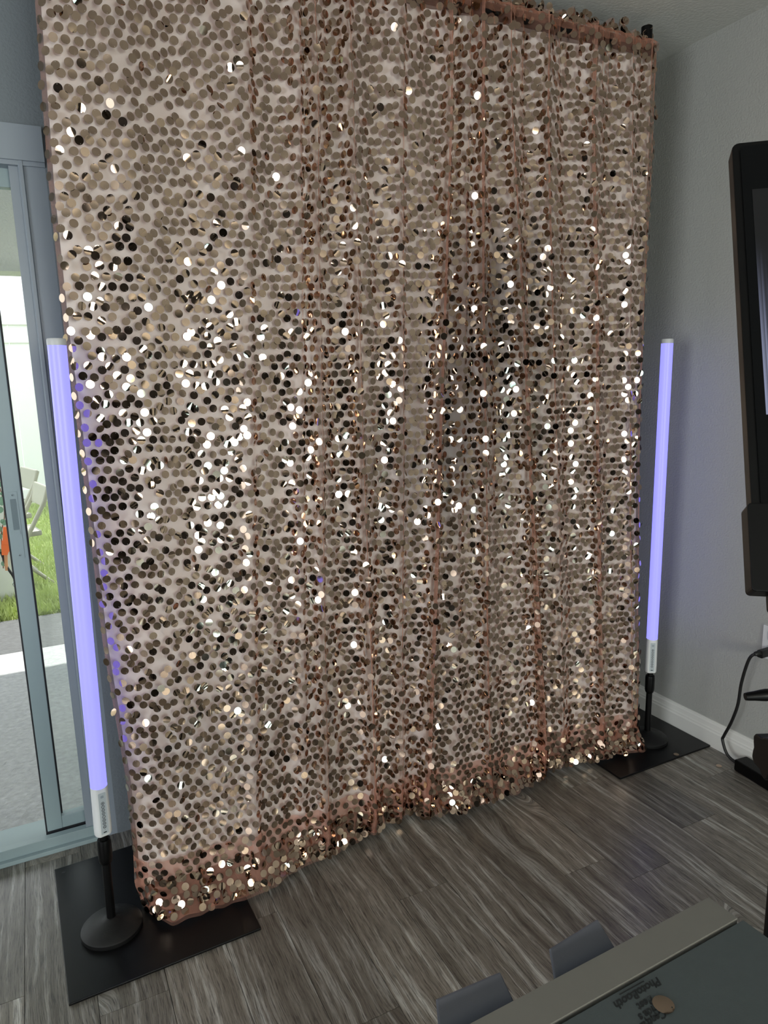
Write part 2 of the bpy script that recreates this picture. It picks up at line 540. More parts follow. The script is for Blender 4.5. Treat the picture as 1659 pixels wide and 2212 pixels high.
# the sliding panel: stile, rails, mesh pane
PY = YB + 0.042
pan = MB().box(-0.098, -0.052, PY, PY + 0.035, 0.05, DZ)
stile = pan.build('door_stile', M_alu, door, bevel=0.002)
MB().box(-0.103, -0.098, PY + 0.006, PY + 0.03, 0.05, DZ).box(-0.052, -0.047, PY + 0.006, PY + 0.03, 0.10, DZ - 0.04).build('gasket', M_gasket, door)
MB().box(-0.052, 0.60, PY + 0.001, PY + 0.034, 0.05, 0.092).build('bottom_rail', M_alu, door, bevel=0.002)
MB().box(-0.052, 0.60, PY + 0.001, PY + 0.034, DZ - 0.05, DZ).build('top_rail', M_alu, door)
MB().box(-0.103, 0.60, PY + 0.002, PY + 0.03, 0.031, 0.05).build('roller_strip', M_gasket, door)
MB().box(-0.050, 0.60, PY + 0.016, PY + 0.019, 0.09, DZ - 0.04).build('pane', M_glass, door)
lp = MB().box(-0.090, -0.063, PY - 0.0016, PY + 0.001, 0.982, 1.190)
plate = lp.build('latch_plate', M_alu, door, bevel=0.0005)
rc = MB().prism(rounded(-0.084, -0.068, 1.073, 1.168, 0.002, 2), 'y', PY - 0.0026, PY - 0.0012)
rc.build('finger_recess', mat('recess_shade_grey', srgb(96, 114, 120), 0.4), plate)  # raised slab, recess shade put into its darker grey
MB().box(-0.0842, -0.0672, PY - 0.0034, PY - 0.0012, 1.058, 1.0725).box(-0.0842, -0.0672, PY - 0.0042, PY - 0.0012, 1.062, 1.066).build('latch_thumb', M_alu, plate)
for z in (1.180, 0.993):
    my = Matrix.Translation((-0.0763, PY - 0.0016, z)) @ Matrix.Rotation(math.radians(90), 4, 'X')
    s = MB().lathe([(0.0048, 0), (0.0045, 0.0012), (0.003, 0.0016)], 14, mtx=my)
    so = s.build('screw', M_alu, plate)
    MB().box(-0.0790, -0.0736, PY - 0.0036, PY - 0.003, z - 0.0005, z + 0.0005).box(-0.0768, -0.0758, PY - 0.0036, PY - 0.003, z - 0.0027, z + 0.0027).build('screw_slot', M_gasket, plate)

# ================================================================== OUTSIDE
M_conc = mat('broom_textured_concrete', srgb(164, 166, 168), 0.9, bump=(30, 1.0, 8), vary=(45, 0.3))
M_conc2 = mat('dark_mottled_strip', srgb(88, 90, 92), 0.9, bump=(40, 1.0, 5), vary=(24, 0.35))  # darker than the slab, bumpy and mottled
M_stucco = mat('rough_stucco', srgb(206, 206, 200), 0.95, bump=(60, 1.0, 5))
M_soffit = mat('cream_porch_ceiling', srgb(240, 238, 224), 0.9, bump=(50, 0.4))
M_vinyl = mat('white_vinyl_fence', srgb(236, 236, 232), 0.5)
M_soil = mat('lawn_soil', srgb(120, 130, 74), 0.95, vary=(5, 0.3))
M_grass = mat('grass_blade', srgb(178, 192, 122), 0.7, vary=(3, 0.35))
pt = MB().box(-6, 5, YB + 0.161, 4.54, -0.15, -0.05).build('patio', M_conc)
tag(pt, 'rough concrete patio slab outside the sliding door', kind='structure')
pe = MB().box(-6, 5, 4.541, 5.22, -0.15, -0.05).build('patio_strip', M_conc2)
tag(pe, 'dark grey strip between patio and lawn', kind='structure')
lw = MB().box(-7, 6, 5.221, 14, -0.15, -0.06).build('lawn', M_soil)
tag(lw, kind='structure')
gv, gf = [], []
for i in range(26000):
    y = 5.24 + (random.random() ** 1.6) * 5.2
    x = random.uniform(-1.1, 0.7)
    hgt = random.uniform(0.03, 0.085)
    a = random.uniform(0, math.pi)
    w = random.uniform(0.003, 0.006)
    lx, ly = random.uniform(-0.03, 0.03), random.uniform(-0.03, 0.03)
    b = len(gv)
    gv += [(x - w * math.cos(a), y - w * math.sin(a), -0.062), (x + w * math.cos(a), y + w * math.sin(a), -0.062),
           (x + lx * 0.4 + w * 0.7 * math.cos(a), y + ly * 0.4 + w * 0.7 * math.sin(a), -0.06 + hgt * 0.6), (x + lx, y + ly, -0.06 + hgt)]
    gf += [(b, b + 1, b + 2), (b, b + 2, b + 3)]
gm = bpy.data.meshes.new('grass')
gm.from_pydata(gv, [], gf)
go = mk('grass', gm, M_grass)
tag(go, 'green lawn grass seen through the patio door', 'grass', kind='stuff')
pc = MB().box(-6, 5, YB + T, 5.35, 2.70, 2.85).build('porch_ceiling', M_soffit)
tag(pc, kind='structure')
pb = MB().box(-6, 5, 5.12, 5.35, 2.21, 2.70).build('porch_beam', M_stucco)
tag(pb, 'grey stucco beam along the edge of the porch roof', kind='structure')
# the fence: boards and rails
fn = thing('fence', 'white vinyl board fence behind the lawn', 'fence', (0, 10.6, -0.06))
bm_ = MB().box(-0.148, 0.148, 10.58, 10.61, -0.06, 2.30).build('fence_board', M_vinyl)
bmesh0 = bm_.data
bpy.data.objects.remove(bm_)
for k in range(-12, 8):
    o = mk('fence_board', bmesh0, M_vinyl, fn)
    o.location = (k * 0.30, random.uniform(-0.003, 0.003), 0)
MB().box(-3.8, 2.4, 10.55, 10.64, 2.30, 2.42).build('fence_rail', M_vinyl, fn)
MB().box(-3.8, 2.4, 10.55, 10.64, 0.02, 0.14).build('fence_rail', M_vinyl, fn)
MB().box(-3.8, 2.4, 10.56, 10.63, 2.07, 2.11).build('fence_rail', M_vinyl, fn)

# folding chairs, side-on
M_chair = mat('shaded_ivory_resin', srgb(160, 156, 144), 0.5)  # ivory darkened, the chairs' shade is put into this colour


def folding_chair(name, x, y, rz, label, lean):
    t = thing(name, label, 'chair', (x, y, -0.06), 'folding chairs on the lawn')
    mtx = Matrix.Translation((x, y, -0.06)) @ Matrix.Rotation(rz, 4, 'Z') @ Matrix.Scale(lean, 4)
    W2 = 0.21
    def bar(pts, nm, r=0.016):
        b = MB().tube([mtx @ Vector(p) for p in pts], r, 10)
        return b.build(nm, M_chair, t, smooth=True)
    for s in (-1, 1):
        bar([(0.22, s * W2, 0.0), (-0.05, s * W2, 0.46), (-0.20, s * W2, 0.72), (-0.24, s * W2, 0.84)], 'leg', 0.017)
        bar([(-0.20, s * (W2 - 0.03), 0.0), (0.06, s * (W2 - 0.03), 0.27), (0.20, s * (W2 - 0.03), 0.44)], 'leg', 0.015)
    mm = mtx
    sb = MB().box(-0.16, 0.22, -W2 + 0.02, W2 - 0.02, 0.43, 0.475, mm)
    sb.build('seat', M_chair, t, bevel=0.012)
    mb = mtx @ Matrix.Translation((-0.215, 0, 0.76)) @ Matrix.Rotation(math.radians(-14), 4, 'Y')
    MB().box(-0.014, 0.014, -W2, W2, -0.09, 0.09, mb).build('backrest', M_chair, t, bevel=0.01)
    bar([(0.15, -W2, 0.12), (0.15, W2, 0.12)], 'stretcher', 0.011)
    return t


folding_chair('folding_chair', -0.20, 6.25, math.radians(192), 'ivory resin folding chair on the lawn, nearer and lower one', 0.93)
folding_chair('folding_chair', -0.29, 6.95, math.radians(196), 'ivory resin folding chair on the lawn, farther one whose backrest shows higher', 1.0)

# white arch panel with eucalyptus garland and an orange clamp at the very left edge
M_arch = mat('white_arch_board', srgb(226, 230, 222), 0.5)
arch = [(-1.10, -0.06), (-0.205, -0.06)] + [(-0.655 + 0.45 * math.cos(math.radians(a)), 0.95 + 0.55 * math.sin(math.radians(a))) for a in range(0, 181, 12)]
ap = MB().prism(arch, 'y', 5.76, 5.80).build('arch_panel', M_arch)
ap.rotation_euler = (0, 0, 0)
tag(ap, 'white arched backdrop board standing on the lawn outside', 'panel')
M_leaf = mat('eucalyptus_leaf', srgb(112, 148, 122), 0.55)
M_stem = mat('reddish_stem', srgb(120, 74, 56), 0.6)
gar = thing('eucalyptus_garland', 'eucalyptus garland hanging on the white arched board', 'garland', (-0.26, 5.72, 0.1))
spts = smoothpath([(-0.31, 5.735, 1.00), (-0.27, 5.72, 0.86), (-0.245, 5.715, 0.72), (-0.25, 5.715, 0.58), (-0.285, 5.72, 0.45), (-0.30, 5.725, 0.20)])
MB().tube(spts, 0.004, 6).build('stem', M_stem, gar)
for k in range(20):
    p = spts[int((k + 0.5) / 20 * (len(spts) - 1))]
    a = random.uniform(0, 2 * math.pi)
    r = random.uniform(0.016, 0.026)
    ctr = Vector(p) + Vector((math.cos(a) * r * 1.1, -0.012 - random.random() * 0.02, math.sin(a) * r * 1.1))
    mt_ = Matrix.Translation(ctr) @ Matrix.Rotation(random.uniform(-0.6, 0.6), 4, 'Z') @ Matrix.Rotation(math.radians(90) + random.uniform(-0.6, 0.6), 4, 'X')
    MB().lathe([(0.25 * r, 0.004), (0.8 * r, 0.001), (r, 0), (0.8 * r, -0.0008)], 12, mtx=mt_).build('leaf', M_leaf, gar, smooth=True)
M_orange = mat('orange_plastic', srgb(240, 118, 62), 0.45)
cl = thing('spring_clamp', 'orange plastic spring clamp gripping the garland', 'clamp', (-0.25, 5.70, 0.36))
mo = Matrix.Translation((-0.262, 5.69, 0.38)) @ Matrix.Rotation(math.radians(8), 4, 'Y')
MB().box(-0.022, 0.018, -0.012, 0.012, 0.02, 0.13, mo).box(-0.028, 0.024, -0.014, 0.014, 0.0, 0.03, mo).build('clamp_body', M_orange, cl, bevel=0.004)
MB().prism([(-0.03, 0.0), (0.022, 0.004), (0.055, -0.035), (0.058, -0.055), (0.02, -0.048), (0.012, -0.075), (-0.025, -0.075)], 'y', -0.013, 0.013).build('jaw', M_orange, cl).matrix_basis = mo
MB().tube([mo @ Vector(p) for p in ((0.0, 0, -0.07), (0.004, 0, -0.14), (0.012, 0, -0.19))], 0.012, 8).build('handle', mat('tan_wood', srgb(196, 142, 104), 0.6), cl)
st_ = thing('strap_hook', 'black strap with a steel ring hanging under the orange clamp', 'strap', (-0.24, 5.69, 0.1))
MB().tube(smoothpath([(-0.30, 5.70, 0.33), (-0.275, 5.69, 0.22), (-0.245, 5.685, 0.15), (-0.232, 5.685, 0.105)]), 0.009, 8).build('strap', M_cord, st_)
ring = [(-0.228 + 0.022 * math.cos(a), 5.685, 0.082 + 0.022 * math.sin(a)) for a in np.linspace(0, 2 * math.pi, 20)]
MB().tube(ring, 0.004, 6).build('ring', mat('steel', srgb(150, 156, 160), 0.3, metal=1.0), st_)

# ================================================================== BACKDROP FRAME
bf = thing('backdrop_frame', 'black pipe backdrop frame with two square steel base plates on the floor', 'stand', (1.1, 1.96, 0))
RODZ, RODY = 2.572, 1.955
MB().tube([(0.15, RODY, RODZ), (2.03, RODY, RODZ)], 0.021, 20).build('crossbar', M_black, bf, smooth=True)
for (px_, py_) in ((0.165, 1.975), (2.014, 1.965)):
    up = MB().lathe([(0.019, 0.01), (0.019, 1.25), (0.016, 1.252), (0.016, 2.60), (0.0185, 2.602), (0.0185, 2.645)], 24, c=(px_, py_, 0))
    up.build('upright', M_black, bf, smooth=True)


def base_plate(cx, cy, sx, sy, rz):
    mt_ = Matrix.Translation((cx, cy, 0)) @ Matrix.Rotation(rz, 4, 'Z')
    b = MB().box(-sx / 2, sx / 2, -sy / 2, sy / 2, 0.0005, 0.0075, mt_).build('base_plate', M_plate, bf, bevel=0.0018)
    h_ = MB().lathe([(0.005, 0.0074), (0.005, 0.0079)], 12, c=(-sx / 2 + 0.025, sy / 2 - 0.03, 0), mtx=mt_)
    h_.build('bolt_hole', M_gasket, b)
    return b


base_plate(0.166, 1.966, 0.492, 0.558, math.radians(1.6))
base_plate(2.066, 2.050, 0.488, 0.568, math.radians(0.2))

# ================================================================== SEQUIN CURTAIN
XL0, XR0 = 0.098, 2.045
ZT, ZP = 2.585, 0.105            # top of the hanging cloth, start of the puddle
VB = 0.955
hx = np.array([0.09, 0.122, 0.157, 0.20, 0.313, 0.443, 0.60, 0.764, 0.892, 1.042, 1.068, 1.162, 1.29, 1.40, 1.538, 1.585, 1.748, 1.892, 2.036, 2.12])
hy = np.array([1.97, 1.95, 1.876, 1.824, 1.812, 1.814, 1.865, 1.886, 1.91, 1.955, 1.90, 1.862, 1.867, 1.854, 1.895, 1.938, 1.906, 1.883, 1.862, 1.87])
# creases: x high, x low, width, depth (towards the room), strength high, strength low
CR = [(0.27, 0.25, 0.045, 0.012, 1.0, 0.6), (0.400, 0.36, 0.06, -0.012, 1.0, 0.5), (0.552, 0.49, 0.017, 0.022, 0.8, 0.9), (0.640, 0.60, 0.03, -0.012, 1.0, 1.0), (0.696, 0.645, 0.013, 0.022, 1.0, 0.8),
      (0.748, 0.712, 0.012, 0.036, 1.0, 1.0), (0.812, 0.79, 0.03, -0.016, 1.0, 1.0), (0.868, 0.866, 0.013, 0.040, 1.0, 1.2), (0.945, 0.93, 0.03, -0.014, 1.0, 1.0),
      (1.015, 0.985, 0.014, 0.024, 1.0, 1.2), (1.152, 1.085, 0.012, 0.044, 1.0, 1.3), (1.20, 1.15, 0.025, -0.014, 1.0, 1.0), (1.235, 1.20, 0.014, 0.016, 1.0, 0.4), (1.300, 1.310, 0.012, 0.040, 1.0, 0.9),
      (1.375, 1.40, 0.035, -0.016, 1.0, 1.0), (1.452, 1.528, 0.013, 0.038, 1.0, 1.4), (1.520, 1.575, 0.02, -0.022, 1.0, 1.5), (1.582, 1.65, 0.013, 0.030, 1.0, 0.6), (1.665, 1.715, 0.03, -0.014, 1.0, 1.0),
      (1.765, 1.822, 0.012, 0.036, 1.0, 1.1), (1.845, 1.88, 0.03, -0.012, 1.0, 1.0), (1.930, 1.975, 0.014, 0.028, 0.8, 1.0), (2.000, 2.02, 0.014, 0.012, 1.0, 1.0)]


def cloth_z(v):
    v = np.asarray(v, float)
    q = np.clip((v - VB) / (1 - VB), 0, 1)
    return np.where(v < VB, ZT + (ZP - ZT) * v / VB, 0.014 + (ZP - 0.014) * (1 - q) ** 1.7)


def cloth_y(x, v, lining=False):
    """x array, v array (broadcast)"""
    v = np.asarray(v, float)
    q = np.clip((v - VB) / (1 - VB), 0, 1)
    hem = np.interp(x, hx, hy)
    w = 0.42 * v ** 3 + 0.58 * q
    base = 1.928 + (hem - 1.928) * w
    zz = cloth_z(v)
    s = np.clip((zz - 0.55) / (1.65 - 0.55), -0.35, 1.6)
    amp = 1.0 - 0.65 * np.clip((v - VB) / (1 - VB), 0, 1)
    y = base
    for (xa, xb, wd, dp, sa, sb) in CR:
        xc = xb + (xa - xb) * s
        st2 = np.clip(sb + (sa - sb) * s, 0.2, 1.6)
        k = (0.55, 1.9) if lining else (1.0, 1.0)
        y = y - amp * dp * st2 * k[0] * np.exp(-((x - xc) / (wd * k[1])) ** 2)
    if not lining:
        # fine wobble and gathers near the rod
        y = y + 0.0016 * np.sin(x * 61 + 2.2 * np.sin(zz * 3.1)) + 0.0025 * np.sin(x * 23 + zz * 5.0)
        top = np.clip(1 - v / 0.10, 0, 1)
        y = y - top * 0.007 * np.sin(x * 150 + 1.5 * np.sin(x * 31))
        y = y - q * 0.012 * (0.5 + 0.5 * np.sin(x * 47 + 3 * np.sin(x * 17)))
    else:
        y = y + 0.020
    return y


def edge_x(v):
    v = np.asarray(v, float)
    zz = cloth_z(v)
    xl = np.interp(zz, [0.0, 0.06, 0.18, 0.40, 0.61, 0.81, 1.2, 1.42, 1.6, 1.97, 2.36, 2.6], [0.14, 0.125, 0.130, 0.130, 0.119, 0.108, 0.105, 0.102, 0.096, 0.097, 0.110, 0.125])
    xr = np.interp(zz, [0.0, 0.31, 0.61, 0.98, 1.33, 1.66, 1.95, 2.24, 2.53, 2.6], [2.062, 2.070, 2.054, 2.046, 2.028, 2.030, 2.036, 2.046, 2.044, 2.03])
    return xl, xr


def cloth_row(v, fr, lining=False, inset=0.0):
    """points at arc-length fractions fr along the row at parameter v"""
    xl, xr = edge_x(v)
    xs = np.linspace(float(xl) + inset, float(xr) - inset, 1600)
    ys = cloth_y(xs, np.full_like(xs, v), lining)
    d = np.hypot(np.diff(xs), np.diff(ys))
    s = np.concatenate([[0], np.cumsum(d)])
    x = np.interp(fr * s[-1], s, xs)
    y = np.interp(x, xs, ys)
    z = np.full_like(x, float(cloth_z(v)))
    if not lining:
        q = max(0.0, (v - VB) / (1 - VB))
        if q > 0:
            z = z + 0.012 * math.sin(math.pi * min(1, q)) * np.sin(x * 29 + 4 * np.sin(x * 7)) ** 2 + 0.004 * q * (1 + np.sin(x * 83))
    # side edges wrap backwards a little
    yb = 0.03 * np.exp(-(x - xl) / 0.012) + 0.022 * np.exp(-(xr - x) / 0.010)
    return np.stack([x, y + yb, z], 1), s[-1]


def grid_mesh(name, rows, ncol, m, parent, lining=False, inset=0.0):
    fr = np.linspace(0, 1, ncol)
    P = np.concatenate([cloth_row(v, fr, lining, inset)[0] for v in rows])
    nr = len(rows)
    idx = np.arange(nr * ncol).reshape(nr, ncol)
    f = np.stack([idx[:-1, :-1], idx[1:, :-1], idx[1:, 1:], idx[:-1, 1:]], -1).reshape(-1, 4)
    me = bpy.data.meshes.new(name)
    me.from_pydata(P.tolist(), [], f.tolist())
    for p in me.polygons:
        p.use_smooth = True
    return mk(name, me, m, parent)


curtain = thing('sequin_curtain', 'rose gold curtain of large round sequins on pink tulle hanging from a black rod', 'curtain', (1.07, 1.9, 0.0))
rows_t = np.concatenate([np.linspace(0, 0.93, 80), np.linspace(0.935, 1.0, 26)])
grid_mesh('tulle', rows_t, 520, M_tulle, curtain)
v_at = lambda z: VB * (ZT - z) / (ZT - ZP)
lining = grid_mesh('lining', np.linspace(v_at(2.535), VB + 0.004, 50), 320, M_lining, curtain, lining=True, inset=0.012)
lining['label'] = 'plain white lining cloth behind the sequins'
# turned-up hem: a second layer of tulle behind the bottom edge
hemv = np.linspace(0.935, 0.998, 14)
hm = grid_mesh('hem', hemv, 420, M_hem, curtain)
hm.location.y += 0.006
hm.location.z += 0.003
# rod pocket and the ruffle standing above the rod
nf = 420
xs_ = np.linspace(0.14, 2.035, nf)
prof = []
for k in range(9):
    t = k / 8
    if t < 0.55:          # back of the pocket, around the rod
        a = -0.4 + t / 0.55 * 2.3
        yy = RODY - 0.030 * math.cos(a) * np.ones(nf)
        zz_ = RODZ + 0.030 * math.sin(a) * np.ones(nf)
    else:
        q = (t - 0.55) / 0.45
        yy = RODY + 0.006 + q * 0.018 * np.sin(xs_ * 95 + 2 * np.sin(xs_ * 23)) + 0.012 * q
        zz_ = RODZ + 0.029 + q * (0.030 + 0.010 * np.sin(xs_ * 37 + 1.3) + 0.006 * np.sin(xs_ * 113))
    prof.append(np.stack([xs_, yy + 0.003 * np.sin(xs_ * 140), zz_], 1))
P = np.concatenate(prof)
idx = np.arange(9 * nf).reshape(9, nf)
f = np.stack([idx[:-1, :-1], idx[1:, :-1], idx[1:, 1:], idx[:-1, 1:]], -1).reshape(-1, 4)
me = bpy.data.meshes.new('header_ruffle')
me.from_pydata(P.tolist(), [], f.tolist())
for p in me.polygons:
    p.use_smooth = True
mk('header_ruffle', me, sheer('pink_tulle_gathered', srgb(218, 158, 136), 0.2, 0.35), curtain)
ruffle_pts = prof

# ---- sequin template: round disc with a stitching hole near the rim
SR = 0.0104
outer = [Vector((math.cos(2 * math.pi * k / 22), math.sin(2 * math.pi * k / 22))) for k in range(22)]
hole = [Vector((0.075 * math.cos(2 * math.pi * k / 6), 0.76 + 0.075 * math.sin(2 * math.pi * k / 6))) for k in range(6)]
inner = [Vector((0.55 * math.cos(2 * math.pi * (k + .5) / 7), 0.5 * math.sin(2 * math.pi * (k + .5) / 7) - 0.1)) for k in range(7)] + [Vector((0, -0.05))]
V2, _, F2, *_ = geometry.delaunay_2d_cdt(outer + hole + inner, [], [list(range(22)), list(range(22, 28))], 0, 1e-5)
tri = []
for fc in F2:
    c_ = sum((V2[i] for i in fc), Vector((0, 0))) / len(fc)
    if (c_ - Vector((0, 0.76))).length < 0.07 or c_.length > 1:
        continue
    a_ = (V2[fc[1]] - V2[fc[0]]).cross(V2[fc[2]] - V2[fc[0]])
    tri.append(tuple(fc) if a_ > 0 else tuple(reversed(fc)))
TV = np.array([(p.x, p.y) for p in V2])
TF = np.array(tri)
NVAR = 10
VAR = []
for k in range(NVAR):
    a = rng.uniform(0, math.pi)
    sag = abs(rng.normal(0, 0.02)) if k < 6 else rng.uniform(0.03, 0.075)
    sgn = 1 if rng.random() < 0.6 else -1
    u = TV[:, 0] * math.cos(a) + TV[:, 1] * math.sin(a)
    z = sgn * sag * (u ** 2 + 0.25 * (TV ** 2).sum(1))
    VAR.append(np.stack([TV[:, 0], TV[:, 1], z], 1) * SR)


def frames(nrm, up):
    nrm = nrm / np.linalg.norm(nrm, axis=1, keepdims=True)
    xx = np.cross(up, nrm)
    xx /= np.linalg.norm(xx, axis=1, keepdims=True) + 1e-9
    yy = np.cross(nrm, xx)
    return xx, yy, nrm


pos_l, nrm_l, ang_l, tilt_l = [], [], [], []
ROW, COLS = 0.0238, 0.0262
nrow = int((ZT - 0.03) / ROW)
vrows = []
z_ = ZT - 0.022
while z_ > ZP:
    vrows.append(v_at(z_)); z_ -= ROW
hv = VB + 0.004
while hv < 0.999:
    vrows.append(hv); hv += 0.0085
_, L0 = cloth_row(0.5, np.linspace(0, 1, 5))
NC = int(L0 / COLS)
for ri, v in enumerate(vrows):
    fr = (np.arange(NC) + 0.5 + (0.25 if ri % 2 else -0.25)) / NC
    fr = fr + rng.normal(0, 0.07, NC) / NC
    if v > VB:
        fr = np.sort(np.clip(np.concatenate([fr, rng.uniform(0, 1, NC // 3)]), 0.002, 0.998))
    fr = np.clip(fr, 0.001, 0.999)
    vv = v
    p, Lr = cloth_row(vv, fr)
    e1 = 0.003 / Lr
    pa, _ = cloth_row(vv, np.clip(fr + e1, 0, 1)); pb, _ = cloth_row(vv, np.clip(fr - e1, 0, 1))
    dv = 0.002
    pu, _ = cloth_row(max(0, vv - dv), fr); pd, _ = cloth_row(min(1, vv + dv), fr)
    tu = pa - pb; tv = pu - pd
    n = np.cross(tu, tv)
    n /= np.linalg.norm(n, axis=1, keepdims=True) + 1e-12
    n[n[:, 1] > 0.35] *= -1
    keep = rng.random(len(fr)) > 0.035
    if ri % 2:
        pass
    left = p[:, 0] < 0.62
    # where the stitching hole sits: lower right on the loose left panel, on top elsewhere
    an = np.where(rng.random(len(fr)) < np.where(left, 0.65, 0.2), math.radians(-155), 0.0) + rng.normal(0, 0.3, len(fr))
    big = rng.random(len(fr)) < 0.15
    sg = np.where(big, 0.26, 0.072)
    if v > VB:
        sg = sg * 1.9 + 0.08
    tl = rng.normal(0, 1, (len(fr), 2)) * sg[:, None]
    tl[:, 0] += 0.02
    tl = np.clip(tl, -0.75, 0.75)
    p = p + n * rng.uniform(0.0015, 0.0045, len(fr))[:, None] + np.stack([rng.normal(0, 0.0011, len(fr)), np.zeros(len(fr)), rng.normal(0, 0.0016, len(fr))], 1)
    lift = np.abs(tl).sum(1) * SR * 0.55
    p = p + n * lift[:, None]
    tuh = tu / (np.linalg.norm(tu, axis=1, keepdims=True) + 1e-12)
    tvh = tv / (np.linalg.norm(tv, axis=1, keepdims=True) + 1e-12)
    hang = 0.5 * SR
    p = p + tuh * (hang * np.sin(an))[:, None] - tvh * (hang * (np.cos(an) - 0.5))[:, None]
    pos_l.append(p[keep]); nrm_l.append(n[keep]); ang_l.append(an[keep]); tilt_l.append(tl[keep])
# ruffle sequins
rp = []
for k in (2, 4, 5, 6, 7, 8):
    q = ruffle_pts[k]
    sel = np.sort(rng.choice(nf, 86 if k > 3 else 40, replace=False))
    rp.append(q[sel])
rp = np.concatenate(rp)
rn = np.stack([rng.normal(0, 0.35, len(rp)), -np.ones(len(rp)), rng.normal(0.1, 0.35, len(rp))], 1)
rn /= np.linalg.norm(rn, axis=1, keepdims=True)
pos_l.append(rp + rn * 0.004); nrm_l.append(rn); ang_l.append(rng.normal(0, 0.5, len(rp))); tilt_l.append(rng.normal(0, 0.15, (len(rp), 2)))

POS = np.concatenate(pos_l); NRM = np.concatenate(nrm_l); ANG = np.concatenate(ang_l); TIL = np.concatenate(tilt_l)
POS[:, 2] = np.maximum(POS[:, 2], 0.012 + 0.0 * POS[:, 0])
nS = len(POS)
xx, yy, zz = frames(NRM, np.tile(np.array([0, 0, 1.0]), (nS, 1)))
# tilt about the local axes, then spin about the normal
n2 = zz + xx * np.tan(TIL[:, 1])[:, None] + yy * np.tan(TIL[:, 0])[:, None]
xx, yy, zz = frames(n2, np.tile(np.array([0, 0, 1.0]), (nS, 1)))
ca, sa = np.cos(ANG)[:, None], np.sin(ANG)[:, None]
x2 = xx * ca + yy * sa
y2 = -xx * sa + yy * ca
VARI = rng.integers(0, NVAR, nS)
# the 300 that show largest in the picture are parts of their own
camp = np.array([0, 0, CAM_H])
rel = (POS - camp) @ R.T
px = rel[:, 0] / rel[:, 2] * F_PX + 829.5
py = rel[:, 1] / rel[:, 2] * F_PX + 1106
face = np.abs(np.einsum('ij,ij->i', zz, (camp - POS) / np.linalg.norm(POS - camp, axis=1, keepdims=True)))
size = np.where((px > 5) & (px < 1654) & (py > 5) & (py < 2207), face / rel[:, 2] ** 2, 0)
order = np.argsort(-size)
single = np.zeros(nS, bool)
single[order[:300]] = True
vmesh = []
for k in range(NVAR):
    me = bpy.data.meshes.new('sequin')
    me.from_pydata(VAR[k].tolist(), [], TF.tolist())
    me.materials.append(M_sequin)
    for p in me.polygons:
        p.use_smooth = True
    vmesh.append(me)
cinv = Matrix.Translation(-Vector(curtain.location))
for i in np.nonzero(single)[0]:
    o = bpy.data.objects.new('sequin', vmesh[VARI[i]])
    COL.objects.link(o)
    o.parent = curtain
    o.matrix_basis = cinv @ Matrix([[x2[i][0], y2[i][0], zz[i][0], POS[i][0]], [x2[i][1], y2[i][1], zz[i][1], POS[i][1]],
                             [x2[i][2], y2[i][2], zz[i][2], POS[i][2]], [0, 0, 0, 1]])
rest = np.nonzero(~single)[0]
T3 = np.stack(VAR)[VARI[rest]]                      # n, nv, 3
W = POS[rest][:, None, :] + T3[:, :, :1] * x2[rest][:, None, :] + T3[:, :, 1:2] * y2[rest][:, None, :] + T3[:, :, 2:3] * zz[rest][:, None, :]
nv = T3.shape[1]
FF = (TF[None] + (np.arange(len(rest)) * nv)[:, None, None]).reshape(-1, 3)
me = bpy.data.meshes.new('sequins')
me.vertices.add(W.shape[0] * nv)
me.vertices.foreach_set('co', W.reshape(-1).astype(np.float32))
me.loops.add(FF.size)
me.loops.foreach_set('vertex_index', FF.reshape(-1).astype(np.int32))
me.polygons.add(len(FF))
me.polygons.foreach_set('loop_start', (np.arange(len(FF)) * 3).astype(np.int32))
me.polygons.foreach_set('loop_total', np.full(len(FF), 3, np.int32))
me.update(calc_edges=True)
me.validate()
me.polygons.foreach_set('use_smooth', np.ones(len(FF), bool))
sq = mk('sequins', me, M_sequin, curtain)
sq['kind'] = 'stuff'
print('sequins', nS, 'tris', len(FF))


def loose_sequin(loc, rz, tilt, label):
    o = bpy.data.objects.new('loose_sequin', vmesh[0])
    COL.objects.link(o)
    o.location = loc
    o.rotation_euler = (tilt, 0, rz)
    tag(o, label, 'sequin', 'sequins that came off the curtain')
    return o


loose_sequin((2.135, 1.782, 0.0090), 0.4, 0.0, 'single round sequin fallen on the black base plate near the wall')
loose_sequin((2.219, 1.654, 0.0018), 1.4, 0.0, 'single round sequin fallen on the wood floor by the baseboard')

